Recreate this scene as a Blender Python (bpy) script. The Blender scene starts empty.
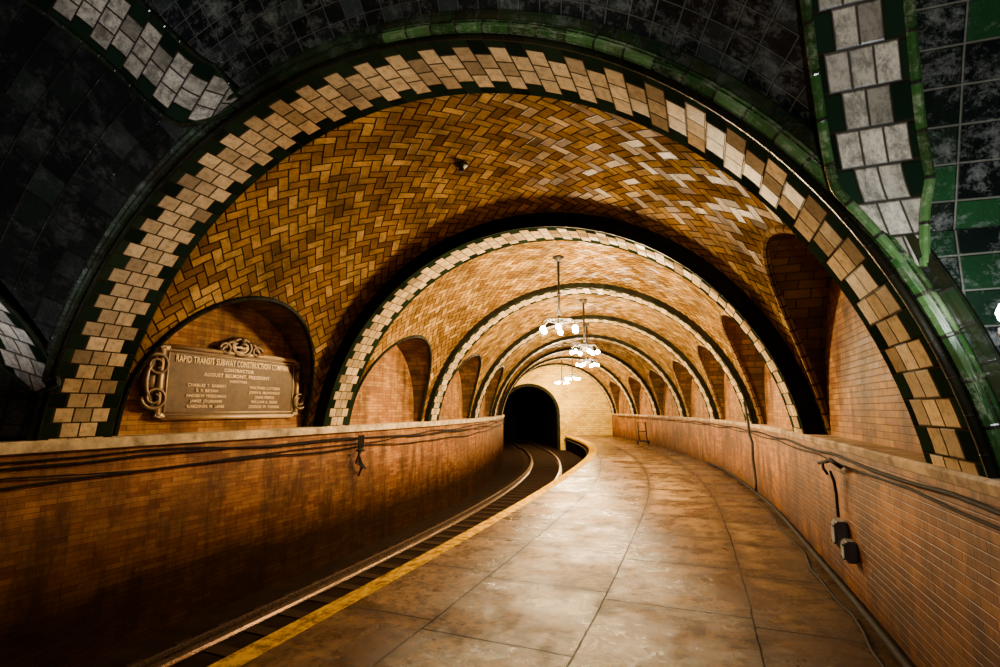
import bpy, bmesh, math, random
import numpy as np
from mathutils import Vector, Matrix
random.seed(4)
scene=bpy.context.scene
col=scene.collection
# ------------------------------------------------------------------ path
CAMZ=1.863
SG=np.arange(-14,62,0.05)
kn_s=[-14,-8,0,6,12,17,22,28,34,40,50,62]
kn_t=[0.43,0.41,0.38,0.340,0.218,0.125,0.055,-0.02,-0.06,-0.13,-0.36,-0.66]
TH=np.interp(SG,kn_s,kn_t)
kk=np.ones(61)/61
TH=np.convolve(np.pad(TH,30,mode='edge'),kk,'valid')
XX=np.concatenate([[0],np.cumsum(0.5*(np.sin(TH[1:])+np.sin(TH[:-1]))*0.05)])
YY=np.concatenate([[0],np.cumsum(0.5*(np.cos(TH[1:])+np.cos(TH[:-1]))*0.05)])
XX+=-0.998-np.interp(0,SG,XX); YY+=4.798-np.interp(0,SG,YY)
def th(s): return float(np.interp(s,SG,TH))
def P(s,x,z):
    t=th(s)
    return (float(np.interp(s,SG,XX))+x*math.cos(t), float(np.interp(s,SG,YY))-x*math.sin(t), z)
DS=4.646; W=0.766; S=CAMZ-0.34; ZC=0.906; R0=4.047; TXL=4.36; TXR=4.26; BED=-1.12
NB=7; SEND=NB*DS
AM=math.acos((S-ZC)/R0)
# ------------------------------------------------------------------ mesh helpers
def link(o): col.objects.link(o); return o
def mk(name,verts,faces,mats,uvs=None,midx=None,smooth=False,kind=None,parent=None,label=None,category=None):
    me=bpy.data.meshes.new(name); me.from_pydata([tuple(v) for v in verts],[],faces)
    for m in (mats if isinstance(mats,(list,tuple)) else [mats]): me.materials.append(m)
    if uvs is not None:
        l=me.uv_layers.new(name='UVMap')
        for p in me.polygons:
            for li,vi in zip(p.loop_indices,p.vertices): l.data[li].uv=uvs[vi]
    for i,p in enumerate(me.polygons):
        if midx: p.material_index=midx[i]
        p.use_smooth=smooth
    o=bpy.data.objects.new(name,me); link(o)
    if kind: o['kind']=kind
    if parent: o.parent=parent
    if label: o['label']=label
    if category: o['category']=category
    return o
class MB:
    def __init__(s): s.v=[];s.f=[];s.uv=[];s.m=[]
    def grid(s,rows,uvr,mat=0):
        b=len(s.v);n=len(rows[0])
        for r,u in zip(rows,uvr):
            s.v+=r;s.uv+=u
        for i in range(len(rows)-1):
            for j in range(n-1):
                a=b+i*n+j
                s.f.append((a,a+1,a+n+1,a+n));s.m.append(mat)
    def tube(s,pts,r,n=8,mat=0,cap=True,closed=False):
        pts=[Vector(p) for p in pts];b=len(s.v);m=len(pts);L=0
        rs=r if isinstance(r,(list,tuple)) else [r]*m
        up=None
        for i,p in enumerate(pts):
            if closed: d=pts[(i+1)%m]-pts[i-1]
            else: d=(pts[min(i+1,m-1)]-pts[max(i-1,0)])
            d.normalize()
            if up is None: up=Vector((0,0,1)) if abs(d.z)<.9 else Vector((1,0,0))
            a=d.cross(up).normalized();c=a.cross(d).normalized();up=c
            if i: L+=(p-pts[i-1]).length
            for k in range(n):
                t=2*math.pi*k/n
                s.v.append(tuple(p+rs[i]*(a*math.cos(t)+c*math.sin(t))));s.uv.append((L,k/n*2*math.pi*rs[i]))
        for i in range(m if closed else m-1):
            for k in range(n):
                i2=(i+1)%m
                s.f.append((b+i*n+k,b+i*n+(k+1)%n,b+i2*n+(k+1)%n,b+i2*n+k));s.m.append(mat)
        if cap and not closed:
            s.f.append(tuple(b+k for k in range(n))[::-1]);s.m.append(mat)
            s.f.append(tuple(b+(m-1)*n+k for k in range(n)));s.m.append(mat)
    def box(s,c,d,mat=0,M=None,bev=0):
        x,y,z=d[0]/2,d[1]/2,d[2]/2;b=len(s.v)
        for sx in(-1,1):
            for sy in(-1,1):
                for sz in(-1,1):
                    v=Vector((sx*x,sy*y,sz*z))
                    if M: v=M@v
                    s.v.append(tuple(Vector(c)+v));s.uv.append((sx*x+sz*z,sy*y))
        for f in((0,1,3,2),(4,6,7,5),(0,4,5,1),(2,3,7,6),(0,2,6,4),(1,5,7,3)):
            s.f.append(tuple(b+i for i in f));s.m.append(mat)
    def lathe(s,prof,c,n=20,mat=0):
        b=len(s.v);m=len(prof)
        for r,z in prof:
            for k in range(n):
                t=2*math.pi*k/n;s.v.append((c[0]+r*math.cos(t),c[1]+r*math.sin(t),c[2]+z));s.uv.append((k/n,z))
        for i in range(m-1):
            for k in range(n):
                s.f.append((b+i*n+k,b+i*n+(k+1)%n,b+(i+1)*n+(k+1)%n,b+(i+1)*n+k));s.m.append(mat)
    def make(s,name,mats,**k): return mk(name,s.v,s.f,mats,s.uv,s.m,**k)
# ------------------------------------------------------------------ material helpers
class NT:
    def __init__(s,name):
        s.mat=bpy.data.materials.new(name);s.mat.use_nodes=True;s.t=s.mat.node_tree;s.n=s.t.nodes;s.l=s.t.links
        s.bs=s.n['Principled BSDF']
    def m(s,op,a,b=None,c=None):
        n=s.n.new('ShaderNodeMath');n.operation=op
        for i,v in enumerate((a,b,c)):
            if v is None: continue
            if isinstance(v,(int,float)): n.inputs[i].default_value=v
            else: s.l.new(v,n.inputs[i])
        return n.outputs[0]
    def uv(s):
        n=s.n.new('ShaderNodeUVMap');n.uv_map='UVMap';return n.outputs[0]
    def obj(s): return s.n.new('ShaderNodeTexCoord').outputs['Object']
    def sep(s,v):
        n=s.n.new('ShaderNodeSeparateXYZ');s.l.new(v,n.inputs[0]);return n.outputs
    def comb(s,x,y,z=0):
        n=s.n.new('ShaderNodeCombineXYZ')
        for i,v in enumerate((x,y,z)):
            if isinstance(v,(int,float)): n.inputs[i].default_value=v
            else: s.l.new(v,n.inputs[i])
        return n.outputs[0]
    def wn(s,v):
        n=s.n.new('ShaderNodeTexWhiteNoise');n.noise_dimensions='3D';s.l.new(v,n.inputs['Vector']);return n.outputs['Value']
    def noise(s,v,sc,det=4,rough=.6,dist=0):
        n=s.n.new('ShaderNodeTexNoise');s.l.new(v,n.inputs['Vector']);n.inputs['Scale'].default_value=sc
        n.inputs['Detail'].default_value=det;n.inputs['Roughness'].default_value=rough;n.inputs['Distortion'].default_value=dist;return n.outputs['Fac']
    def ramp(s,f,stops,interp='LINEAR'):
        n=s.n.new('ShaderNodeValToRGB');s.l.new(f,n.inputs[0]);r=n.color_ramp;r.interpolation=interp
        while len(r.elements)>1: r.elements.remove(r.elements[-1])
        r.elements[0].position=stops[0][0];r.elements[0].color=(*stops[0][1],1)
        for p,c in stops[1:]:
            e=r.elements.new(p);e.color=(*c,1)
        return n.outputs[0]
    def mix(s,f,a,b,mode='MIX'):
        n=s.n.new('ShaderNodeMix');n.data_type='RGBA';n.blend_type=mode
        for i,v in ((0,f),(6,a),(7,b)):
            if isinstance(v,(int,float)): n.inputs[i].default_value=v
            elif isinstance(v,tuple): n.inputs[i].default_value=(*v,1)
            else: s.l.new(v,n.inputs[i])
        return n.outputs[2]
    def rng(s,v,a,b,c=0,d=1):
        n=s.n.new('ShaderNodeMapRange');s.l.new(v,n.inputs[0])
        for i,x in enumerate((a,b,c,d)): n.inputs[i+1].default_value=x
        return n.outputs[0]
    def out(s,color,rough=.5,bump=None,bs=.3,bd=.02,metal=0,spec=None):
        for k,v in (('Base Color',color),('Roughness',rough),('Metallic',metal)):
            i=s.bs.inputs[k]
            if isinstance(v,tuple): i.default_value=(*v,1)
            elif isinstance(v,(int,float)): i.default_value=v
            else: s.l.new(v,i)
        if spec is not None: s.bs.inputs['Specular IOR Level'].default_value=spec
        if bump is not None:
            b=s.n.new('ShaderNodeBump');b.inputs['Strength'].default_value=bs;b.inputs['Distance'].default_value=bd
            s.l.new(bump,b.inputs['Height']);s.l.new(b.outputs[0],s.bs.inputs['Normal'])
        return s.mat
def simple(name,c,rough=.5,metal=0,nscale=12,var=.35,spec=None):
    t=NT(name);o=t.obj();n=t.noise(o,nscale,7,.7)
    c2=tuple(x*(1-var) for x in c);c1=tuple(min(1,x*(1+var)) for x in c)
    return t.out(t.mix(t.rng(n,.35,.65),c2,c1),t.rng(n,.2,.8,max(.05,rough-.12),min(1,rough+.12)),bump=n,bs=.2,bd=.01,metal=metal,spec=spec)
def herring(name,unit,ang,cols,mortar,dirt=.5):
    t=NT(name);uv=t.uv();x,y,_=t.sep(uv)
    c,s_=math.cos(ang)/unit,math.sin(ang)/unit
    u=t.m('ADD',t.m('MULTIPLY',x,c),t.m('MULTIPLY',y,s_));v=t.m('SUBTRACT',t.m('MULTIPLY',y,c),t.m('MULTIPLY',x,s_))
    wob=t.noise(uv,3,2);
    u=t.m('ADD',u,t.m('MULTIPLY',wob,.25));v=t.m('ADD',v,t.m('MULTIPLY',wob,.25))
    iu=t.m('FLOOR',u);iv=t.m('FLOOR',v);fu=t.m('SUBTRACT',u,iu);fv=t.m('SUBTRACT',v,iv)
    k=t.m('FLOORED_MODULO',t.m('SUBTRACT',iu,iv),4)
    k=t.m('ROUND',k)
    H=t.m('LESS_THAN',k,1.5);V=t.m('SUBTRACT',1,H)
    k3=t.m('SUBTRACT',3,k)
    lx=t.m('ADD',fu,t.m('MULTIPLY',H,k));ly=t.m('ADD',fv,t.m('MULTIPLY',V,k3))
    wx=t.m('ADD',1,H);wy=t.m('ADD',1,V)
    ex=t.m('MINIMUM',lx,t.m('SUBTRACT',wx,lx));ey=t.m('MINIMUM',ly,t.m('SUBTRACT',wy,ly))
    e=t.m('MINIMUM',ex,ey)
    ox=t.m('SUBTRACT',iu,t.m('MULTIPLY',H,k));oy=t.m('SUBTRACT',iv,t.m('MULTIPLY',V,k3))
    rnd=t.wn(t.comb(ox,oy,1.5));rn2=t.wn(t.comb(ox,oy,4.4));rn3=t.wn(t.comb(ox,oy,9.4));rn4=t.wn(t.comb(ox,oy,12.7))
    big=t.noise(uv,.9,6,.7);fine=t.noise(uv,22,3);mid=t.noise(uv,3.2,5,.7)
    colr=t.ramp(rnd,cols)
    colr=t.mix(t.rng(big,.36,.60,dirt,0),colr,(.050,.026,.006))
    colr=t.mix(t.rng(mid,.47,.64,0,.6),colr,(.06,.035,.008))
    colr=t.mix(t.rng(fine,.45,.75,0,.45),colr,(.05,.027,.006))
    mk_=t.rng(e,.03,.11)
    colr=t.mix(mk_,mortar,colr)
    rough=t.rng(t.wn(t.comb(ox,oy,7.5)),0,1,.3,.6)
    tilt=t.m('ADD',t.m('MULTIPLY',lx,t.m('SUBTRACT',rn2,.5)),t.m('MULTIPLY',ly,t.m('SUBTRACT',rn3,.5)))
    hgt=t.m('ADD',t.m('ADD',mk_,t.m('MULTIPLY',rnd,.6)),t.m('MULTIPLY',tilt,1.3))
    t.l.new(t.rng(rn4,.55,1.0,.0,.035),t.bs.inputs['Specular IOR Level'])
    t.bs.inputs['Specular Tint'].default_value=(1,.75,.4,1)
    return t.out(colr,rough,bump=hgt,bs=.9,bd=.025)
def soffit(name,cream,dark,uw=W/4,vh=.17,eff=0,spc=.0):
    t=NT(name);uv=t.uv();x,y,_=t.sep(uv)
    v=t.m('DIVIDE',y,vh);row=t.m('FLOOR',v);fv=t.m('SUBTRACT',v,row)
    odd=t.m('FLOORED_MODULO',row,2)
    u=t.m('ADD',t.m('DIVIDE',x,uw),t.m('MULTIPLY',odd,.5));cell=t.m('FLOOR',u);fu=t.m('SUBTRACT',u,cell)
    a=t.m('GREATER_THAN',cell,.5);b=t.m('LESS_THAN',t.m('SUBTRACT',cell,odd),2.5)
    cr=t.m('MULTIPLY',a,b)
    e=t.m('MINIMUM',t.m('MINIMUM',fu,t.m('SUBTRACT',1,fu)),t.m('MINIMUM',fv,t.m('SUBTRACT',1,fv)))
    rnd=t.wn(t.comb(cell,row,3.3));rn4=t.wn(t.comb(cell,row,8.8));fine=t.noise(uv,14,6,.75);big=t.noise(uv,1.6,4)
    cc=t.ramp(rnd,[(0,tuple(c*.45 for c in cream)),(.35,tuple(c*.8 for c in cream)),(1,tuple(min(1,c*1.3) for c in cream))])
    cc=t.mix(t.rng(fine,.47,.7,0,.7),cc,(.09,.06,.03));cc=t.mix(t.rng(big,.45,.7,0,.45),cc,(.09,.055,.025))
    if eff: cc=t.mix(t.rng(t.noise(uv,6,10,.85,.3),.45,.58,0,eff),cc,(.05,.045,.035))
    dc=t.mix(rnd,dark,tuple(min(1,c*2.5) for c in dark))
    cf=t.mix(cr,dc,cc);mm=t.rng(e,.02,.07);cf=t.mix(mm,(.022,.017,.009),cf)
    ro=t.rng(t.m('ADD',t.m('MULTIPLY',rnd,.5),t.m('MULTIPLY',fine,.6)),0,1,.2,.55)
    sp=t.m('MULTIPLY',cr,t.m('ADD',spc,t.rng(rn4,.5,1,0,.05)))
    t.l.new(sp,t.bs.inputs['Specular IOR Level'])
    return t.out(cf,ro,bump=t.m('ADD',mm,t.m('MULTIPLY',rnd,.5)),bs=.6,bd=.015)
def tiles(name,uw,vh,cols,grout,rough=(.1,.4),offset=0.0,gw=.035,efflo=0,dirt=.4,bs=.5,dirtc=(.03,.018,.008),bigsc=.8,streak=0,spec=None,base_shade=None,effc=(.42,.43,.4),esc=1.7,shade_max=.97):
    t=NT(name);uv=t.uv();x,y,_=t.sep(uv)
    v=t.m('DIVIDE',y,vh);row=t.m('FLOOR',v);fv=t.m('SUBTRACT',v,row)
    u=t.m('ADD',t.m('DIVIDE',x,uw),t.m('MULTIPLY',t.m('FLOORED_MODULO',row,2),offset));cell=t.m('FLOOR',u);fu=t.m('SUBTRACT',u,cell)
    ex=t.m('MULTIPLY',t.m('MINIMUM',fu,t.m('SUBTRACT',1,fu)),uw);ey=t.m('MULTIPLY',t.m('MINIMUM',fv,t.m('SUBTRACT',1,fv)),vh)
    e=t.m('DIVIDE',t.m('MINIMUM',ex,ey),min(uw,vh))
    rnd=t.wn(t.comb(cell,row,5.1));fine=t.noise(uv,9,5,.7);big=t.noise(uv,bigsc,5,.65)
    cc=t.ramp(rnd,cols)
    mm=t.rng(e,gw*.6,gw*1.6);cc=t.mix(mm,grout,cc)
    if efflo: 
        n2=t.noise(uv,esc,10,.84,.15);cc=t.mix(t.rng(n2,.5,.68,0,efflo),cc,effc)
    cc=t.mix(t.rng(big,.4,.65,0,dirt),cc,dirtc);cc=t.mix(t.rng(fine,.5,.8,0,.4),cc,dirtc)
    if streak:
        sn=t.noise(t.comb(t.m('MULTIPLY',x,2.2),t.m('MULTIPLY',y,.5)),1.3,8,.75);cc=t.mix(t.rng(sn,.45,.62,0,streak),cc,dirtc)
    cf=cc
    if base_shade: 
        sy=t.m('ADD',y,t.m('MULTIPLY',big,.9));sf=t.rng(sy,base_shade[0],base_shade[1],shade_max,0);cf=t.mix(sf,cf,(.009,.005,.003))  # darkens toward the wall foot: shade painted into the brick colour
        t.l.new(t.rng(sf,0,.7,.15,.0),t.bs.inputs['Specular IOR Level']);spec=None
    ro=t.rng(t.m('ADD',t.m('MULTIPLY',rnd,.4),t.m('MULTIPLY',fine,.7)),0,1.1,rough[0],rough[1])
    rt=t.wn(t.comb(cell,row,9.9))
    return t.out(cf,ro,bump=t.m('ADD',mm,t.m('ADD',t.m('MULTIPLY',t.m('MULTIPLY',fu,t.m('SUBTRACT',rt,.5)),.8),t.m('ADD',t.m('MULTIPLY',rnd,.5),t.m('MULTIPLY',fine,.5)))),bs=bs,bd=.015,spec=spec)
M_web=herring('vault_herringbone_tile',.135,math.radians(45),[(0,(.17,.082,.013)),(.3,(.29,.150,.024)),(.7,(.42,.235,.043)),(1,(.60,.37,.09))],(.025,.010,.002),.75)
M_sof=soffit('arch_cream_and_green_tile',(.68,.50,.26),(.005,.010,.005))
M_sof2=soffit('weathered_grey_cream_rib_tile',(.70,.62,.47),(.004,.010,.005),eff=.75,vh=.2,spc=.5)
M_face=tiles('dark_glazed_arch_tile',.2,.14,[(0,(.004,.005,.003)),(.6,(.006,.008,.004)),(1,(.010,.014,.007))],(.018,.014,.009),(.2,.45),spec=.04)
M_green=tiles('green_glazed_moulding',.24,.5,[(0,(.010,.035,.009)),(.5,(.03,.12,.022)),(1,(.12,.25,.07))],(.02,.02,.015),(.05,.25),efflo=.9,dirt=.6,bigsc=2.5,esc=4,effc=(.55,.58,.36))
M_dgreen=tiles('dark_green_glazed_moulding',.2,.5,[(0,(.005,.010,.004)),(1,(.014,.035,.010))],(.02,.02,.015),(.06,.3),efflo=.2,dirt=.6,bigsc=2.5,esc=4)
br=[(0,(.23,.074,.012)),(.5,(.36,.138,.025)),(1,(.50,.220,.050))]
M_brickL=tiles('shaded_roman_brick_trackside',.30,.062,br,(.17,.062,.013),(.35,.7),offset=.5,gw=.05,dirt=.7,bs=.45,streak=.85,dirtc=(.05,.020,.006),base_shade=(5.1,6.45),shade_max=.95,efflo=.5,effc=(.52,.27,.08),esc=2.4)  # grime streaks, plus painted shade falling toward the track
M_brick=tiles('orange_brown_roman_brick',.30,.062,br,(.17,.060,.012),(.4,.7),offset=.5,gw=.05,dirt=.85,bs=.45,streak=.85,dirtc=(.04,.016,.005),efflo=.45,effc=(.48,.23,.06),esc=2.2,base_shade=(4.95,6.5),shade_max=.96)  # foot of this wall also carries painted shade
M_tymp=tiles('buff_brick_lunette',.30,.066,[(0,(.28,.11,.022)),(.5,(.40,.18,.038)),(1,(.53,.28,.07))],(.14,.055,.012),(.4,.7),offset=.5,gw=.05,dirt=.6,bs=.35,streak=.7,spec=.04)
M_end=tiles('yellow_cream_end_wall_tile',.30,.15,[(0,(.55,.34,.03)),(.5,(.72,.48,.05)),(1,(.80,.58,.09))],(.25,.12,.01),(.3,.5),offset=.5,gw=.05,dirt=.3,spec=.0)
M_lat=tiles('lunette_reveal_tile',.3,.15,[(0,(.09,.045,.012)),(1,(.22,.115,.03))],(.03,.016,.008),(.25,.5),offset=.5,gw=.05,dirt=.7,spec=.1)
M_edge=tiles('lunette_tan_edge_tile',.2,.5,[(0,(.14,.08,.025)),(1,(.36,.23,.09))],(.02,.01,.005),(.3,.6),gw=.06,dirt=.6,spec=.0)
M_black=tiles('black_glazed_vault_tile',.19,.19,[(0,(.006,.007,.007)),(.7,(.012,.014,.014)),(1,(.04,.05,.045))],(.12,.12,.10),(.03,.2),gw=.028,efflo=.7,dirt=.3,dirtc=(.006,.006,.006),esc=3,effc=(.30,.31,.27),bs=1.0,spec=1.0)
M_bgreen=tiles('green_black_glazed_tile',.21,.19,[(0,(.004,.006,.005)),(.5,(.006,.011,.008)),(.75,(.009,.028,.012)),(1,(.012,.07,.02))],(.18,.18,.14),(.03,.2),gw=.028,efflo=.7,dirt=.3,dirtc=(.006,.008,.006),esc=3.4,bs=1.0,spec=1.0)
M_cave=tiles('sooty_black_green_tile',.26,.2,[(0,(.006,.007,.006)),(.7,(.010,.013,.010)),(1,(.018,.025,.018))],(.016,.016,.014),(.05,.3),gw=.03,efflo=.6,dirt=.65,dirtc=(.007,.007,.007),esc=2.6,effc=(.12,.115,.10),bs=1.0,spec=1.0)
M_ledge=simple('cream_stone_ledge',(.52,.40,.22),.6,0,3,.65,.2)
M_ledgeR=simple('grimy_stone_ledge',(.38,.27,.15),.65,0,3,.7,.1)
M_cable=simple('black_cable_rubber',(.010,.008,.007),.8,spec=.1)
M_iron=simple('dark_painted_iron',(.03,.025,.02),.5,.4,30)
M_rail=simple('worn_steel_rail',(.34,.25,.17),.3,.9,30,.2)
M_lip=simple('tarnished_edge_strip',(.05,.028,.014),.6,.2,20,.4,.1)
M_bronze=simple('aged_bronze',(.085,.052,.021),.5,.3,10,.4,.25)
M_bronzeL=simple('bronze_raised_letters',(.66,.47,.23),.45,.2,10,.15)
M_bronzeF=simple('bronze_frame',(.13,.082,.036),.42,.4,10,.35,.35)
M_grey=simple('blue_grey_enamel_box',(.13,.145,.16),.5,.1,8,.3)
M_wood=simple('oily_timber_tie',(.030,.019,.011),.95,0,3,.1,.0)
M_bed=simple('dark_track_bed',(.014,.009,.0055),.95,0,3,.3,.0)
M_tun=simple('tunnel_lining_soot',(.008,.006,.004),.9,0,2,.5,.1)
t=NT('worn_yellow_edge_paint');uv=t.uv();n=t.noise(uv,7,8,.8)
c=t.mix(t.rng(n,.46,.58,0,.9),(.74,.43,.004),(.13,.07,.010));M_yel=t.out(c,.6,bump=n,bs=.4,spec=.0)
# floor
t=NT('worn_concrete_slab');uv=t.uv();x,y,_=t.sep(uv)
wob=t.noise(uv,.9,5,.7);w2=t.m('MULTIPLY',t.m('SUBTRACT',wob,.5),.05)
u=t.m('DIVIDE',t.m('SUBTRACT',x,.35),1.33);u=t.m('ADD',u,w2);cu=t.m('FLOOR',u)
v=t.m('ADD',t.m('ADD',t.m('DIVIDE',y,1.45),w2),t.m('MULTIPLY',cu,.13));cv=t.m('FLOOR',v);fu=t.m('SUBTRACT',u,cu);fv=t.m('SUBTRACT',v,cv)
e=t.m('MINIMUM',t.m('MINIMUM',fu,t.m('SUBTRACT',1,fu)),t.m('MINIMUM',fv,t.m('SUBTRACT',1,fv)))
rnd=t.wn(t.comb(cu,cv,2.2));big=t.noise(uv,.8,9,.72,.2);med=t.noise(uv,2.8,12,.80,0);fine=t.noise(uv,40,3);pit=t.noise(uv,11,10,.85,0)
c=t.mix(rnd,(.23,.125,.042),(.43,.27,.112))
c=t.mix(t.rng(big,.45,.56,0,.8),c,(.055,.026,.008))
c=t.mix(t.rng(med,.48,.56,0,.75),c,(.036,.017,.0055))
c=t.mix(t.rng(pit,.50,.58,0,.7),c,(.026,.0125,.004))
vo=t.n.new('ShaderNodeTexVoronoi');vo.feature='DISTANCE_TO_EDGE';vo.inputs['Scale'].default_value=.6
wv=t.comb(t.m('ADD',x,t.m('MULTIPLY',med,.9)),t.m('ADD',y,t.m('MULTIPLY',pit,.6)));t.l.new(wv,vo.inputs['Vector'])
crk=t.rng(vo.outputs['Distance'],.002,.008)
c=t.mix(t.m('MULTIPLY',t.m('SUBTRACT',1,crk),.6),c,(.015,.008,.004))
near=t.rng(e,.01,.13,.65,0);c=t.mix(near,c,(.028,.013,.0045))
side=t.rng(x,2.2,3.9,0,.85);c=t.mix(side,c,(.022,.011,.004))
jn=t.m('ADD',e,t.m('MULTIPLY',t.m('SUBTRACT',pit,.5),.02));j=t.rng(jn,.002,.010);c=t.mix(j,(.010,.006,.003),c)
rg=t.m('MAXIMUM',t.m('SUBTRACT',1,j),t.rng(big,.42,.58,.46,.20))
t.l.new(t.rng(big,.44,.56,.05,.20),t.bs.inputs['Specular IOR Level'])
t.bs.inputs['Specular Tint'].default_value=(1,.8,.5,1)
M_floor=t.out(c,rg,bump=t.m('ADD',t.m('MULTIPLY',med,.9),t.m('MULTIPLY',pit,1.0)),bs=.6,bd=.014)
t=NT('glowing_warm_bulb');t.bs.inputs['Emission Color'].default_value=(1,.84,.56,1);t.bs.inputs['Emission Strength'].default_value=1200
M_bulb=t.out((.9,.8,.6),.3)
t=NT('glowing_white_bulb');t.bs.inputs['Emission Color'].default_value=(.85,.93,1,1);t.bs.inputs['Emission Strength'].default_value=60
M_bulbw=t.out((.9,.9,.9),.3)
# ------------------------------------------------------------------ ribs
def rib(i):
    s1=i*DS;s0=s1-W;n=72;b=MB()
    phis=[-AM+2*AM*k/n for k in range(n+1)]
    ro=4.62 if i else 4.40
    rows=[];uvr=[]
    for ph in phis:
        rows.append([P(s0+W*k/4,R0*math.sin(ph),ZC+R0*math.cos(ph)) for k in range(5)])
        uvr.append([(W*k/4,ph*R0+20) for k in range(5)])
    b.grid(rows,uvr,0)
    for sf in (s0,s1):
        rows=[];uvr=[]
        for k,ph in enumerate(phis):
            z2=ZC+ro*math.cos(ph)
            if k in(0,n): z2=S
            rows.append([P(sf,R0*math.sin(ph),ZC+R0*math.cos(ph)),P(sf,ro*math.sin(ph),z2)])
            uvr.append([(20+ph*R0,0),(20+ph*R0,ro-R0)])
        b.grid(rows,uvr,1)
    r=.015 if i else .02
    b.tube([P(s0,(R0+.012)*math.sin(ph),ZC+(R0+.012)*math.cos(ph)) for ph in phis],r,8,1)
    if i==0:
        b.tube([P(s0-.03,4.13*math.sin(ph),ZC+4.13*math.cos(ph)) for ph in phis[38:]],.048,10,2)
        b.tube([P(s0-.03,4.13*math.sin(ph),ZC+4.13*math.cos(ph)) for ph in phis[:39]],.042,10,3)
        b.tube([P(s0-.03,4.22*math.sin(ph),ZC+4.22*math.cos(ph)) for ph in phis],.045,8,3)
    b.make('trim_%d'%(i+1),[M_sof,M_face,M_green,M_dgreen],kind='structure',smooth=False)
for i in range(NB+1): rib(i)
# ------------------------------------------------------------------ bay vaults
HL=1.74
def bay(j):
    RW=4.30 if j==0 else 4.18
    DM=.16 if j==0 else .14
    s0=j*DS;s1=(j+1)*DS-W;sm=(s0+s1)/2;hw=(s1-s0)/2
    rw=lambda sl:RW+DM*(1-(sl/hw)**2)
    top={-1:1.71+CAMZ,1:1.86+CAMZ}
    def zl(sl,side):
        st=top[side]-S-HL
        return S+st+HL*math.sqrt(max(0,1-(sl/HL)**2))
    b=MB();nm=48
    def patch(sls,lun):
        rows=[];uvr=[]
        for sl in sls:
            r=rw(sl)
            zL=zl(sl,-1) if lun else S;zR=zl(sl,1) if lun else S
            pL=-math.acos((zL-ZC)/r);pR=math.acos((zR-ZC)/r)
            row=[];uu=[]
            for k in range(nm+1):
                ph=pL+(pR-pL)*k/nm
                row.append(P(sm+sl,r*math.sin(ph),ZC+r*math.cos(ph)));uu.append((sm+sl,ph*RW+20))
            rows.append(row);uvr.append(uu)
        b.grid(rows,uvr,0)
    patch([-hw,-(hw+HL)/2,-HL],False)
    patch([-HL*math.cos(math.pi*k/28) for k in range(29)],True)
    patch([HL,(hw+HL)/2,hw],False)
    for side in(-1,1):
        TX=TXL if side<0 else TXR
        prof=[(-HL,S)]+[(-HL*math.cos(math.pi*k/28),zl(-HL*math.cos(math.pi*k/28),side)) for k in range(29)]+[(HL,S)]
        rows=[];uvr=[];L=0;edge=[];prev=None
        for (sl,z) in prof:
            if prev: L+=math.hypot(sl-prev[0],z-prev[1])
            prev=(sl,z)
            r=rw(sl);xi=math.sqrt(r*r-(z-ZC)**2)
            rows.append([P(sm+sl,side*(xi+(TX+.01-xi)*q/3),z) for q in range(4)])
            uvr.append([(xi+(TX-xi)*q/3,L) for q in range(4)])
            edge.append(P(sm+sl,side*(xi),z))
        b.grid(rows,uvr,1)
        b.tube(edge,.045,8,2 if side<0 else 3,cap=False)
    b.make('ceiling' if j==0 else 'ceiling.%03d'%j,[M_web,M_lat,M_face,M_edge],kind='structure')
    for side,nmn in((-1,'wall_left'),(1,'wall_right')):
        TX=TXL if side<0 else TXR
        b=MB();rows=[];uvr=[]
        for k in range(41):
            sl=-HL*math.cos(math.pi*k/40)*1.0
            z=zl(sl,side)+.01
            rows.append([P(sm+sl,side*TX,S+(z-S)*q/4) for q in range(5)]);uvr.append([(sm+sl+20,S+(z-S)*q/4) for q in range(5)])
        b.grid(rows,uvr,0)
        b.make(nmn,[M_tymp],kind='structure')
for j in range(NB): bay(j)
# ------------------------------------------------------------------ lower walls, ledges
def strip(name,prof,s0,s1,mats,midx=None,step=.5,uvscale=True,kind='structure'):
    b=MB();n=int((s1-s0)/step)+1
    ss=[s0+(s1-s0)*k/n for k in range(n+1)]
    for q in range(len(prof)-1):
        rows=[];uvr=[]
        for s in ss:
            a=prof[q](s) if callable(prof[q]) else prof[q];c=prof[q+1](s) if callable(prof[q+1]) else prof[q+1]
            rows.append([P(s,a[0],a[1]),P(s,c[0],c[1])])
            if abs(a[1]-c[1])>abs(a[0]-c[0]): uvr.append([(s+20,a[1]+5),(s+20,c[1]+5)])
            else: uvr.append([(s+20,a[0]+5),(s+20,c[0]+5)])
        b.grid(rows,uvr,midx[q] if midx else 0)
    return b.make(name,mats,kind=kind)
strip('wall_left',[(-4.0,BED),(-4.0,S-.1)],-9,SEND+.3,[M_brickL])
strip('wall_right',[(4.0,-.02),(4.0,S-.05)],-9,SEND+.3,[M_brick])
strip('trim_20',[(-4.0,S-.14),(-3.93,S-.12),(-3.92,S-.02),(-3.95,S),(-4.62,S)],-9,SEND+.3,[M_ledge])
strip('trim_21',[(4.0,S-.085),(3.97,S-.075),(3.96,S-.02),(3.98,S),(4.62,S)],-9,SEND+.3,[M_ledgeR])
XS=[-9,8,12,16,20,25,31,42];XV=[-.78,-.80,-.62,-.20,.24,.56,.60,.55]
def xe(s):
    return float(np.mean([np.interp(s+d,XS,XV) for d in (-2,-1,0,1,2)]))
def yw(s): return float(np.interp(s,[-3,0,8,20],[.25,.23,.24,.38]))
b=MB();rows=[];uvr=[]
n=120
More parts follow.
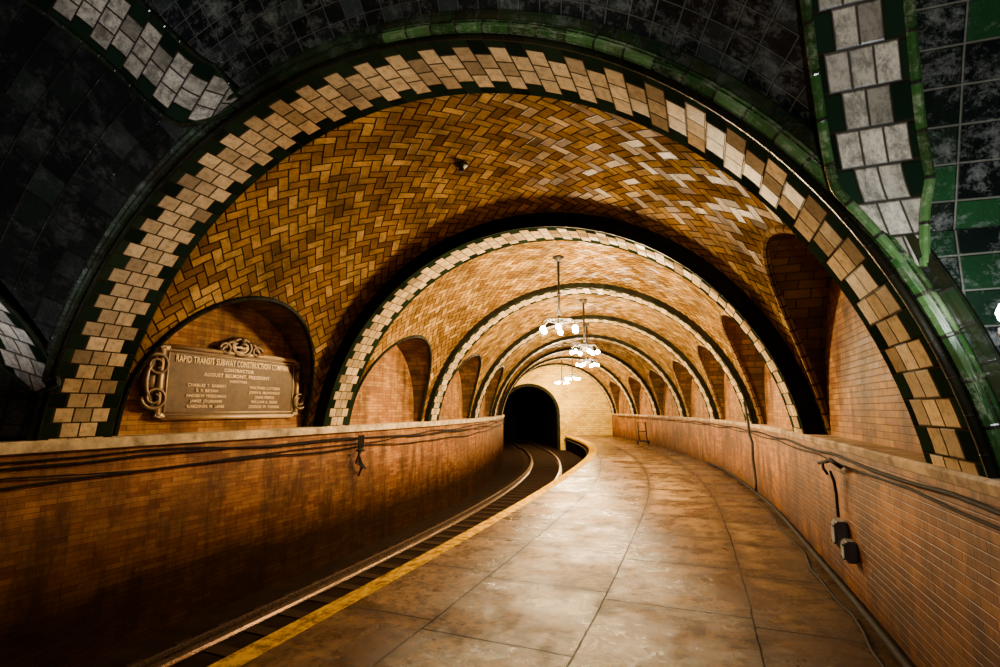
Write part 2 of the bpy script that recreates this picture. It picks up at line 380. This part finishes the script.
for k in range(n+1):
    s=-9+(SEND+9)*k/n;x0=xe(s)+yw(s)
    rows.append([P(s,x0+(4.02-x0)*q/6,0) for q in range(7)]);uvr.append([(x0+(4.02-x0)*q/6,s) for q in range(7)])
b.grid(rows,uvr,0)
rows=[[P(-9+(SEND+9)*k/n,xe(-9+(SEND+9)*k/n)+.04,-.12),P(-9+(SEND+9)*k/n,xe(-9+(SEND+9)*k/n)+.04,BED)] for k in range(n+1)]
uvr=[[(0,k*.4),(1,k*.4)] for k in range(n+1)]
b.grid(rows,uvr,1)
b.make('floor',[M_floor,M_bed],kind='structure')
strip('trim_22',[lambda s:(xe(s)+yw(s),0.0),lambda s:(xe(s)+.02,.0),lambda s:(xe(s),-.02),lambda s:(xe(s),-.12),lambda s:(xe(s)+.04,-.13)],-9,SEND,[M_yel])
strip('trim_23',[lambda s:(xe(s)+.04,-.24),lambda s:(xe(s)-.10,-.24),lambda s:(xe(s)-.11,-.25),lambda s:(xe(s)-.11,-.265),lambda s:(xe(s)+.04,-.28)],-9,SEND,[M_bed,M_lip],midx=[0,1,1,0])
strip('floor',[(-4.02,BED+.111),(1.2,BED+.111)],-9,SEND+16,[M_bed])
PC=-1.95;PR=2.1;PZ=1.45;TX=4.45
xs=sorted(set([-TX+2*TX*k/80 for k in range(81)]+[PC-PR*math.cos(math.pi*k/40) for k in range(41)]))
b=MB()
def seg(xa,lowf):
    rows=[];uvr=[]
    for x in xa:
        zt=ZC+math.sqrt(max(0,4.5**2-x*x)) if abs(x)<4.4 else S+.3
        zl_=lowf(x);rows.append([P(SEND,x,zl_),P(SEND,x,max(zt,zl_))]);uvr.append([(x+20,zl_+5),(x+20,zt+5)])
    b.grid(rows,uvr,0)
seg([x for x in xs if x<=PC-PR+1e-6],lambda x:BED)
seg([x for x in xs if PC-PR-1e-6<=x<=PC+PR+1e-6],lambda x:PZ+math.sqrt(max(0,PR*PR-(x-PC)**2)))
seg([x for x in xs if x>=PC+PR-1e-6],lambda x:BED)
b.make('wall_end',[M_end],kind='structure')
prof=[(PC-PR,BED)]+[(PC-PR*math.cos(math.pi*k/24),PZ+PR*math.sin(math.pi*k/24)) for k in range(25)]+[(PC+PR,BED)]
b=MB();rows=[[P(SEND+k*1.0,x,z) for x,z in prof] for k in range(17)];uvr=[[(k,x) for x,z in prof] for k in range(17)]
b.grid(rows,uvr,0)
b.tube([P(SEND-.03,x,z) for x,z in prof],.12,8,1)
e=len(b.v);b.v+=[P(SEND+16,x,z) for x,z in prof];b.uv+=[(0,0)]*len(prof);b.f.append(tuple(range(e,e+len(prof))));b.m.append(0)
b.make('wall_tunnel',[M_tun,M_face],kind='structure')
# ------------------------------------------------------------------ entry bay (dark groined space in front of first arch)
sR=[-.766,-.85,-1.15,-1.5,-2.1,-3,-5];rR=[4.27,4.27,4.50,4.86,5.14,5.24,5.3];pR=[64,61,51.5,45,40,34.9,28]
sL=[-.766,-1.0,-1.3,-1.7,-2.2,-3,-5];rL=[4.28,4.6,5.28,5.9,6.5,6.9,7.0];pL=[-24,-25.2,-27,-29.4,-32.5,-36,-40]
def fi(s,a,b): return float(np.interp(-s,[-q for q in a],b))
ss=[-.766-4.2*(k/30)**1.4 for k in range(31)]
b=MB();rows=[];uvr=[];L=0
for s in ss:
    a0=math.radians(fi(s,sL,pL));a1=math.radians(fi(s,sR,pR));r0=fi(s,sL,rL);r1=fi(s,sR,rR)
    row=[];uu=[]
    for k in range(49):
        f=k/48;ph=a0+(a1-a0)*f
        base=4.27+ (0.95*(1-math.exp(-(-s-.766)/.8)))
        r=r0*(1-f)**2+ r1*f**2+2*f*(1-f)*base
        row.append(P(s,r*math.sin(ph),ZC+r*math.cos(ph)));uu.append((ph*4.5+20,-s*1.3+.0+(r-4.3)*.6))
    rows.append(row);uvr.append(uu)
b.grid(rows,uvr,0);b.make('ceiling.020',[M_black],kind='structure')
b=MB();rows=[];uvr=[];L=0;pv=None
for s in ss:
    a1=math.radians(fi(s,sR,pR));r1=fi(s,sR,rR);x=r1*math.sin(a1);z=ZC+r1*math.cos(a1)
    if pv: L+=math.hypot(s-pv[0],z-pv[1])
    pv=(s,z)
    rows.append([P(s,x+(6.4-x)*q/10,z-.12*(q/10)) for q in range(11)]);uvr.append([(x+(6.4-x)*q/10,L) for q in range(11)])
b.grid(rows,uvr,0)
rows=[];uvr=[];ztp=ZC+4.27*math.cos(math.radians(64))+.02
for k in range(13):
    z=S+(ztp-S)*k/12
    xa=4.28*math.sin(math.acos(min(1,(z-ZC)/4.28)))
    rows.append([P(-.79,xa+(6.4-xa)*q/8,z) for q in range(9)]);uvr.append([(xa+(6.4-xa)*q/8,z) for q in range(9)])
b.grid(rows,uvr,0)
b.make('ceiling.021',[M_bgreen,M_black],kind='structure')
b=MB();rows=[];uvr=[]
for s in ss:
    a0=math.radians(fi(s,sL,pL));r0=fi(s,sL,rL);row=[];uu=[]
    a2=math.radians(-84)
    for k in range(25):
        f=k/24;ph=a0+(a2-a0)*f
        r=r0*(1-f)+(4.28+min(1.7,.95*(-s-.766)))*f+.25*math.sin(math.pi*f)*min(1,(-s-.766))
        row.append(P(s,r*math.sin(ph),ZC+r*math.cos(ph)));uu.append((ph*4+30,-s*1.3))
    rows.append(row);uvr.append(uu)
b.grid(rows,uvr,0);b.make('ceiling.022',[M_cave],kind='structure',smooth=True)
strip('wall_left',[(-4.3,S),(-5.4,S+.6),(-6.0,2.6)],-9,-.77,[M_cave])
def cr(pts,n=8):
    out=[];p=[np.array(q,float) for q in pts];p=[2*p[0]-p[1]]+p+[2*p[-1]-p[-2]]
    for i in range(1,len(p)-2):
        for k in range(n):
            t=k/n;out.append(.5*((2*p[i])+(-p[i-1]+p[i+1])*t+(2*p[i-1]-5*p[i]+4*p[i+1]-p[i+2])*t*t+(-p[i-1]+3*p[i]-3*p[i+1]+p[i+2])*t**3))
    out.append(p[-2]);return out
def band(name,pts,wv,taper=0,r=.025,m0=None,m1=None):
    c=cr(pts);b=MB();rows=[];uvr=[];L=0;pv=None;e0=[];e1=[]
    for i,q in enumerate(c):
        if pv is not None:L+=float(np.linalg.norm(q-pv))
        pv=q
        tp=min(1,.15+i/max(1,taper)) if taper else 1
        row=[];uu=[]
        for k in range(5):
            f=(k/4-.5)*tp
            row.append(P(q[1]+wv[1]*f,q[0]+wv[0]*f,q[2]+wv[2]*f));uu.append((W*(.5+f),L+10))
        rows.append(row);uvr.append(uu);e0.append(row[0]);e1.append(row[-1])
    b.grid(rows,uvr,0);b.tube(e0,r,8,1);b.tube(e1,r,8,1)
    b.make(name,[m0 or M_sof,m1 or M_dgreen],kind='structure')
band('trim_24',[(3.80,-.81,2.60),(3.71,-.86,2.9),(3.63,-.97,3.15),(3.55,-1.2,3.6),(3.46,-1.55,4.20),(3.34,-2.1,4.66),(3.0,-3,5.05)],(.42,0,0),taper=16,m0=M_sof2,m1=M_green)
band('trim_25',[(-1.35,-.81,4.80),(-1.6,-.87,4.85),(-1.9,-1.05,5.0),(-2.35,-1.35,5.5),(-2.85,-1.75,5.95),(-3.45,-2.3,6.3)],(.42,0,.52),taper=14,m0=M_sof2)
band('trim_26',[(-3.95,-.88,2.05),(-4.02,-.98,2.4),(-4.12,-1.15,2.75),(-4.25,-1.4,3.1),(-4.4,-1.8,3.45),(-4.55,-2.3,3.75)],(.30,.42,-.20),taper=5,m0=M_sof2)
# ------------------------------------------------------------------ tracks
def tc(s): return -2.35+.5*(xe(s)+.78) if s<SEND else -1.8
def railm(dx):
    b=MB();zs=BED+.126
    prof=[(-.07,0),(.07,0),(.07,.015),(.012,.03),(.012,.11),(.032,.12),(.032,.155),(-.032,.155),(-.032,.12),(-.012,.11),(-.012,.03),(-.07,.015),(-.07,0)]
    rows=[];uvr=[]
    for k in range(110):
        s=-8+k*.55
        if s>SEND+15: break
        rows.append([P(s,tc(s)+dx+px,zs+pz) for px,pz in prof]);uvr.append([(s,i*.03) for i in range(len(prof))])
    b.grid(rows,uvr,0)
    b.make('track_rail',[M_rail],label='long curved steel running rail on timber ties',category='rail')
railm(-.72);railm(.72)
tb=MB();tb.box((0,0,0),(2.3,.2,.01));
base=None
for k in range(76):
    s=-7+k*.6
    if base is None:
        base=tb.make('railroad_tie',[M_wood]);o=base
    else:
        o=base.copy();link(o)
    o['label']='oily dark timber tie lying across the track bed';o['category']='railroad tie';o['group']='ties under the curved track'
    o.location=P(s,tc(s),BED+.118);o.rotation_euler=(0,0,-th(s))
# ------------------------------------------------------------------ chandeliers
def empty(name,loc,label,cat,rot=0):
    e=bpy.data.objects.new(name,None);e.location=loc;e.rotation_euler=(0,0,rot);link(e);e['label']=label;e['category']=cat;e.empty_display_size=.1;return e
def chandelier(s,rot,power,label):
    top=ZC+4.18+.14
    p=P(s,0,0);zb=3.68
    root=empty('chandelier',(p[0],p[1],zb),label,'chandelier',rot);root['group']='chandeliers along the vault crown'
    H=top-zb
    b=MB();b.lathe([(0,H),(.13,H),(.13,H-.03),(.06,H-.07),(.02,H-.12),(0,H-.12)],(0,0,0));b.make('canopy',[M_iron],parent=root,smooth=True)
    b=MB();b.tube([(0,0,H-.1),(0,0,.1)],.028,8);b.lathe([(0,.75),(.04,.73),(.05,.7),(.04,.67),(0,.65)],(0,0,0),12);b.make('rod',[M_iron],parent=root,smooth=True)
    b=MB();b.lathe([(0,.22),(.03,.2),(.05,.15),(.09,.1),(.1,.05),(.06,0),(.03,-.03),(.04,-.06),(0,-.09)],(0,0,0),16);b.make('hub',[M_iron],parent=root,smooth=True)
    n=6;R=.40
    b=MB();b.tube([(R*.62*math.cos(a),R*.62*math.sin(a),.1) for a in [2*math.pi*k/32 for k in range(32)]],.012,6,closed=True);b.make('ring',[M_iron],parent=root,smooth=True)
    for k in range(n):
        a=2*math.pi*k/n;c,s_=math.cos(a),math.sin(a)
        b=MB();b.tube([(c*r,s_*r,z) for r,z in((.08,.08),(.16,.13),(.26,.13),(.35,.08),(.40,.02),(.40,-.02))],.013,6);b.make('arm',[M_iron],parent=root,smooth=True)
        b=MB();b.lathe([(0,.0),(.03,-.005),(.034,-.03),(.025,-.05),(0,-.05)],(c*R,s_*R,0),12);b.make('socket',[M_iron],parent=root,smooth=True)
        b=MB();b.lathe([(0,-.045),(.022,-.05),(.034,-.062),(.054,-.085),(.060,-.11),(.05,-.138),(.025,-.158),(0,-.163)],(c*R,s_*R,0),12);b.make('bulb',[M_bulb],parent=root,smooth=True)
    l=bpy.data.lights.new('chandelier_light','POINT');l.energy=power;l.color=(1,.59,.19);l.shadow_soft_size=.22
    lo=bpy.data.objects.new('chandelier_light',l);lo.location=(p[0],p[1],zb-.35);link(lo)
for j,pw in ((1,1250),(2,850),(3,650),(5,1000),(6,1300)):  # last bay's chandelier is added to brighten the end wall
    sm=j*DS+(DS-W)/2
    chandelier(sm,j*.35,pw,'dark iron chandelier with six bare glowing bulbs')
p=P(2.1,-.35,0);b=MB();b.lathe([(0,0),(.1,0),(.09,-.03),(.04,-.06),(.03,-.12),(0,-.12)],(p[0],p[1],ZC+4.30+.15),16)
b.make('ceiling_canopy',[M_iron],label='empty dark iron light canopy on the vault crown',category='light fixture')
def lamp(p,p2,power,color,lbl,aim=None,cone=110):
    root=empty('lamp_or_fill',p,lbl,'lamp',0);d=Vector(p2)-Vector(p)
    b=MB();b.lathe([(0,-.02),(.05,-.02),(.05,.02),(0,.02)],(0,0,-.09),12);b.tube([(0,0,-.08),(0,0,-.16),(d.x*.1,d.y*.1,-.2),(d.x,d.y,-.2)],.012,8);b.make('bracket',[M_iron],parent=root,smooth=True)
    b=MB();b.lathe([(0,-.075),(.022,-.07),(.045,-.03),(.05,0),(.035,.035),(0,.05)],(0,0,0),14);b.make('bulb',[M_bulbw],parent=root,smooth=True)
    l=bpy.data.lights.new('lamp_light','SPOT' if aim else 'POINT');l.energy=power;l.color=color;l.shadow_soft_size=.06
    lo=bpy.data.objects.new('lamp_light',l);link(lo)
    if aim:
        l.spot_size=math.radians(cone);l.spot_blend=.5
        q=Vector(p)+Vector((0,0,.1));lo.location=q;lo.rotation_euler=(Vector(P(*aim))-q).to_track_quat('-Z','Y').to_euler()
    else: lo.location=Vector(p)-d.normalized()*.12
lamp((2.205,2.15,2.28),(2.36,2.07,2.28),12,(.85,.93,1),'bare white bulb on an iron bracket against dark tile')
lamp(P(-5.3,2.9,1.5),P(-5.3,4.0,1.5),320,(1,.96,.9),'added unseen fill uplight, bare white bulb on a long iron bracket',(-1.4,3.9,4.6),64)  # this and the next two: uplights added out of view for the near vault
lamp(P(-4.9,1.0,1.2),P(-4.9,4.0,1.2),440,(1,.95,.88),'added unseen fill uplight, bare white bulb on a long iron bracket',(-1.6,1.0,6.2),54)
lamp(P(-4.9,-1.2,1.2),P(-4.9,-4.0,1.2),480,(.97,.96,1),'added unseen fill uplight, bare bluish white bulb on a long iron bracket',(-1.6,-3.9,5.0),66)
# ------------------------------------------------------------------ plaque
PS=2.08
pl=empty('bronze_plaque',(0,0,0),'ornate bronze commemorative plaque with scrolled ends and crest on brick lunette','plaque')
t0=th(PS)
Mx=Matrix(((math.sin(t0),0,math.cos(t0),0),(math.cos(t0),0,-math.sin(t0),0),(0,1,0,0),(0,0,0,1)))
pl.matrix_world=Matrix.Translation(P(PS,-TXL+.012,S+.72))@Mx@Matrix.Diagonal((1.24,1.12,1.1,1))
PWd,PHt=2.1,.90
def chamf(w,h,c):
    return [(-w+c,-h),(w-c,-h),(w-c,-h+c*.5),(w,-h+c*.5),(w,h-c*.5),(w-c,h-c*.5),(w-c,h),(-w+c,h),(-w+c,h-c*.5),(-w,h-c*.5),(-w,-h+c*.5),(-w+c,-h+c*.5)]
o2=chamf(PWd/2,PHt/2,.06)
b=MB();n=len(o2)
b.v+=[(x,y,0) for x,y in o2]+[(x,y,.04) for x,y in o2];b.uv+=[(0,0)]*2*n
b.f.append(tuple(range(n,2*n)));b.m.append(0)
for k in range(n): b.f.append((k,(k+1)%n,n+(k+1)%n,n+k));b.m.append(0)
b.make('panel',[M_bronze],parent=pl)
b=MB()
for k in range(n): 
    p0,p1=o2[k],o2[(k+1)%n];b.tube([(p0[0],p0[1],.045),(p1[0],p1[1],.045)],.030,8)
q4=[(-.97,-.385),(.97,-.385),(.97,.385),(-.97,.385)]
for k in range(4): p0,p1=q4[k],q4[(k+1)%4];b.tube([(p0[0],p0[1],.045),(p1[0],p1[1],.045)],.009,6)
b.make('frame',[M_bronzeL],parent=pl,smooth=True)
def spiral(cx,cy,r,turn,sx,sy,n=26):
    return [(cx+sx*r*(1-k/n*.75)*math.cos(turn*k/n),cy+sy*r*(1-k/n*.75)*math.sin(turn*k/n),.06) for k in range(n+1)]
for sx in(-1,1):
    b=MB();X=sx*(PWd/2+.0)
    b.tube(spiral(X+sx*.06,.20,.15,11,sx,1,40),[.030-.016*k/40 for k in range(41)],8)
    b.tube(spiral(X+sx*.06,-.20,.15,11,sx,-1,40),[.030-.016*k/40 for k in range(41)],8)
    b.tube([(X+sx*.04,.36,.04),(X+sx*.16,.12,.06),(X+sx*.18,0,.06),(X+sx*.16,-.12,.06),(X+sx*.04,-.36,.04)],[.018,.03,.04,.03,.018],8)
    b.tube([(X-sx*.02,.33,.04),(X+sx*.04,.43,.05),(X-sx*.08,.46,.05)],.022,8)
    b.tube([(X-sx*.02,-.33,.04),(X+sx*.04,-.43,.05),(X-sx*.08,-.46,.05)],.022,8)
    b.box((X+sx*.07,0,.02),(.22,.60,.035))
    b.make('scroll',[M_bronzeF],parent=pl,smooth=True)
b=MB()
b.tube([(.15*math.cos(a),PHt/2+.10+.12*math.sin(a),.05) for a in[2*math.pi*k/28 for k in range(28)]],.032,8,closed=True)
b.v+=[(.14*math.cos(2*math.pi*k/20),PHt/2+.10+.11*math.sin(2*math.pi*k/20),.06) for k in range(20)];b.uv+=[(0,0)]*20;b.f.append(tuple(range(len(b.v)-20,len(b.v))));b.m.append(0)
for sx in(-1,1):
    b.tube(spiral(sx*.25,PHt/2+.05,.09,9,sx,1,34),[.03-.015*k/34 for k in range(35)],8)
    b.tube([(sx*.1,PHt/2+.18,.05),(sx*.2,PHt/2+.15,.05),(sx*.3,PHt/2+.03,.05),(sx*.42,PHt/2,.05)],[.034,.034,.03,.012],8)
    b.box((sx*.2,PHt/2+.04,.02),(.24,.1,.03))
b.tube([(0,PHt/2+.16,.06),(0,PHt/2+.25,.06)],[.06,.018],8)
b.tube([(-.06,PHt/2+.12,.07),(0,PHt/2+.15,.09),(.06,PHt/2+.12,.07)],.022,8);b.tube([(-.06,PHt/2+.06,.07),(.06,PHt/2+.06,.07)],.02,8)
b.make('crest',[M_bronzeF],parent=pl,smooth=True)
tl=[(0,.262,.125,"RAPID TRANSIT SUBWAY CONSTRUCTION COMPANY",.89),(0,.18,.064,"CONTRACTOR",.84),(0,.10,.068,"AUGUST BELMONT, PRESIDENT",.84),(0,.03,.048,"DIRECTORS",.84)]
c1=["CHARLES T. BARNEY","E. P. BRYAN","ANDREW FREEDMAN","JAMES JOURDAN","GARDINER M. LANE"]
c2=["WALTHER LUTTGEN","JOHN B. McDONALD","JOHN PEIRCE","WILLIAM A. READ","GEORGE W. YOUNG"]
for k in range(5):
    tl.append((-.45,-.045-.07*k,.054,c1[k],1));tl.append((.45,-.045-.07*k,.054,c2[k],1))
for x,y,sz,tx,lim in tl:
    cu=bpy.data.curves.new('tmp','FONT');cu.body=tx;cu.size=sz;cu.align_x='CENTER';cu.extrude=.006;cu.resolution_u=2;cu.space_character=1.08;cu.offset=.0008
    to=bpy.data.objects.new('tmp',cu);link(to);bpy.context.view_layer.update()
    dg=bpy.context.evaluated_depsgraph_get();me=bpy.data.meshes.new_from_object(to.evaluated_get(dg))
    xsm=max([abs(v.co.x) for v in me.vertices]+[.01]);kx=min(1,lim/xsm) if abs(x)<.1 else 1
    mk('lettering',[(v.co.x*kx+x,v.co.y+y,v.co.z+.046) for v in me.vertices],[tuple(p.vertices) for p in me.polygons],[M_bronzeL],parent=pl)
    bpy.data.objects.remove(to)
# ------------------------------------------------------------------ cables and conduits
def cable(name,pts,r,lbl,cat='cable',mat=None):
    b=MB();b.tube([P(q[1],q[0],q[2]) for q in pts],r,7);return b.make(name,[mat or M_cable],label=lbl,category=cat,smooth=True)
random.seed(9)
for k,(dz,r) in enumerate([(-.20,.012),(-.26,.015),(-.33,.010),(-.44,.013)]):
    pts=[];ph=random.random()*6
    for i in range(71):
        s=-8+i*.7
        if s>SEND-.5:break
        sag=.05*abs(math.sin(s*.75+ph))+.045*math.sin(s*.31+ph*2)+.012*math.sin(s*2.3+ph)
        pts.append((-3.965+.004*k,s,S+dz-max(sag,-.02)))
    cable('wall_cable',pts,r,'black sagging cable clipped under the stone ledge')
b=MB()
for q in range(4):
    o=.04*q
    b.tube([P(4.86+o,-3.87+.012*q,S-.2),P(4.82+o*1.5,-3.85,S-.42),P(4.88-o,-3.86,S-.62-.04*q),P(5.0+o,-3.85,S-.8-.03*q),P(4.90+o*.5,-3.87,S-1.02+.06*q)],.020,7)
b.tube([P(4.76,-3.84,S-.50),P(4.88,-3.83,S-.49),P(5.02,-3.84,S-.51)],.026,7)
b.make('dangling_cable',[M_cable],label='tied bundle of cut black cables hanging from the wall',category='cable',smooth=True)
for k,(dz,r) in enumerate([(-.13,.015),(-.19,.010)]):
    pts=[(3.972,-6+i*.7,S+dz-.035*abs(math.sin(i*.8+k*2))) for i in range(54)]
    cable('wall_cable',pts,r,'black cable running just under the stone ledge')
cable('conduit',[(3.93,-6+i*.7,.07+.01*math.sin(i*.8)) for i in range(30)],.03,'black conduit pipe along the foot of the wall','pipe',M_cable)
cable('floor_cable',[(3.82+.03*math.sin(i*.9)+.015*math.sin(i*2.1),-4+i*.35,.014) for i in range(34)],.013,'loose black cable lying along the foot of the wall')
cable('conduit',[(3.80,8.25,S+.5),(3.84,8.24,S+.3),(3.86,8.2,S+.02),(3.87,8.25,S-.2),(3.9,8.1,S-.4),(3.9,8.2,S-.7),(3.9,8.1,.5),(3.9,8.05,.3),(3.88,8.0,.12)],.028,'dark crooked conduit running down the pier to the floor','pipe',M_iron)
cable('conduit',[(3.90,2.2,S-.30),(3.93,2.2,S-.4),(3.94,2.2,1.0),(3.94,2.2,.76)],.016,'dark vertical conduit running down to the junction boxes','pipe',M_iron)
b=MB();b.tube([P(1.6,3.87,S-.2),P(1.9,3.85,S-.16),P(2.15,3.87,S-.2),P(2.4,3.85,S-.24)],.02,8);b.tube([P(2.3,3.86,S-.22),P(2.22,3.85,S-.28),P(2.16,3.87,S-.33)],.015,8)
b.make('cable_splice',[M_cable],label='taped black cable splice under the stone ledge',category='cable',smooth=True)
def jbox(s,z,w,h,d,lbl):
    p=P(s,4.0-d/2-.005,z);root=empty('junction_box',p,lbl,'electrical box',-th(s))
    def rb(name,w,h,d,off,mat):
        bm=bmesh.new();bmesh.ops.create_cube(bm,size=1);bmesh.ops.scale(bm,vec=(d,w,h),verts=bm.verts);bmesh.ops.bevel(bm,geom=bm.edges,offset=.012,segments=2,affect='EDGES')
        me=bpy.data.meshes.new(name);bm.to_mesh(me);bm.free();me.materials.append(mat);o=bpy.data.objects.new(name,me);o.parent=root;o.location=off;link(o)
    rb('body',w,h,d,(0,0,0),M_grey);rb('cover',w*.84,h*.84,.02,(-d/2-.008,0,0),M_grey)
    for yy in(-w*.32,w*.32):
        for zz in(-h*.32,h*.32): b=MB();b.tube([(-d/2-.015,yy,zz),(-d/2-.028,yy,zz)],.01,6);b.make('screw',[M_iron],parent=root)
jbox(2.2,.60,.18,.26,.10,'dusty blue-grey metal junction box on the brick wall')
jbox(1.92,.50,.16,.20,.09,'smaller blue-grey metal junction box beside a conduit')
p=P(23,3.35,0);root=empty('hand_cart',p,'small dark steel hand cart parked by the wall','cart',-th(23))
b=MB();b.tube([(-.2,0,.25),(-.2,.25,1.15),(.2,.25,1.15),(.2,0,.25)],.03,8);b.tube([(-.2,.12,.7),(.2,.12,.7)],.02,8);b.make('frame',[M_cable],parent=root,smooth=True)
b=MB();b.box((0,-.15,.22),(.5,.5,.04));b.make('deck',[M_cable],parent=root)
for sx in(-1,1):
    b=MB();b.tube([(sx*.27,.05+.1*math.cos(a),.13+.1*math.sin(a)) for a in[2*math.pi*k/16 for k in range(16)]],.028,6,closed=True);b.make('wheel',[M_cable],parent=root,smooth=True)
# ------------------------------------------------------------------ world + camera
w=bpy.data.worlds.new('World');scene.world=w;w.use_nodes=True
w.node_tree.nodes['Background'].inputs[0].default_value=(.5,.6,.8,1);w.node_tree.nodes['Background'].inputs[1].default_value=.005
cd=bpy.data.cameras.new('camera');cd.sensor_width=36;cd.lens=507.1*36/1000;cd.clip_start=.05;cd.clip_end=200
co=bpy.data.objects.new('camera',cd);co.location=(0,0,CAMZ);co.rotation_euler=(math.pi/2+.1475,0,0);link(co);scene.camera=co
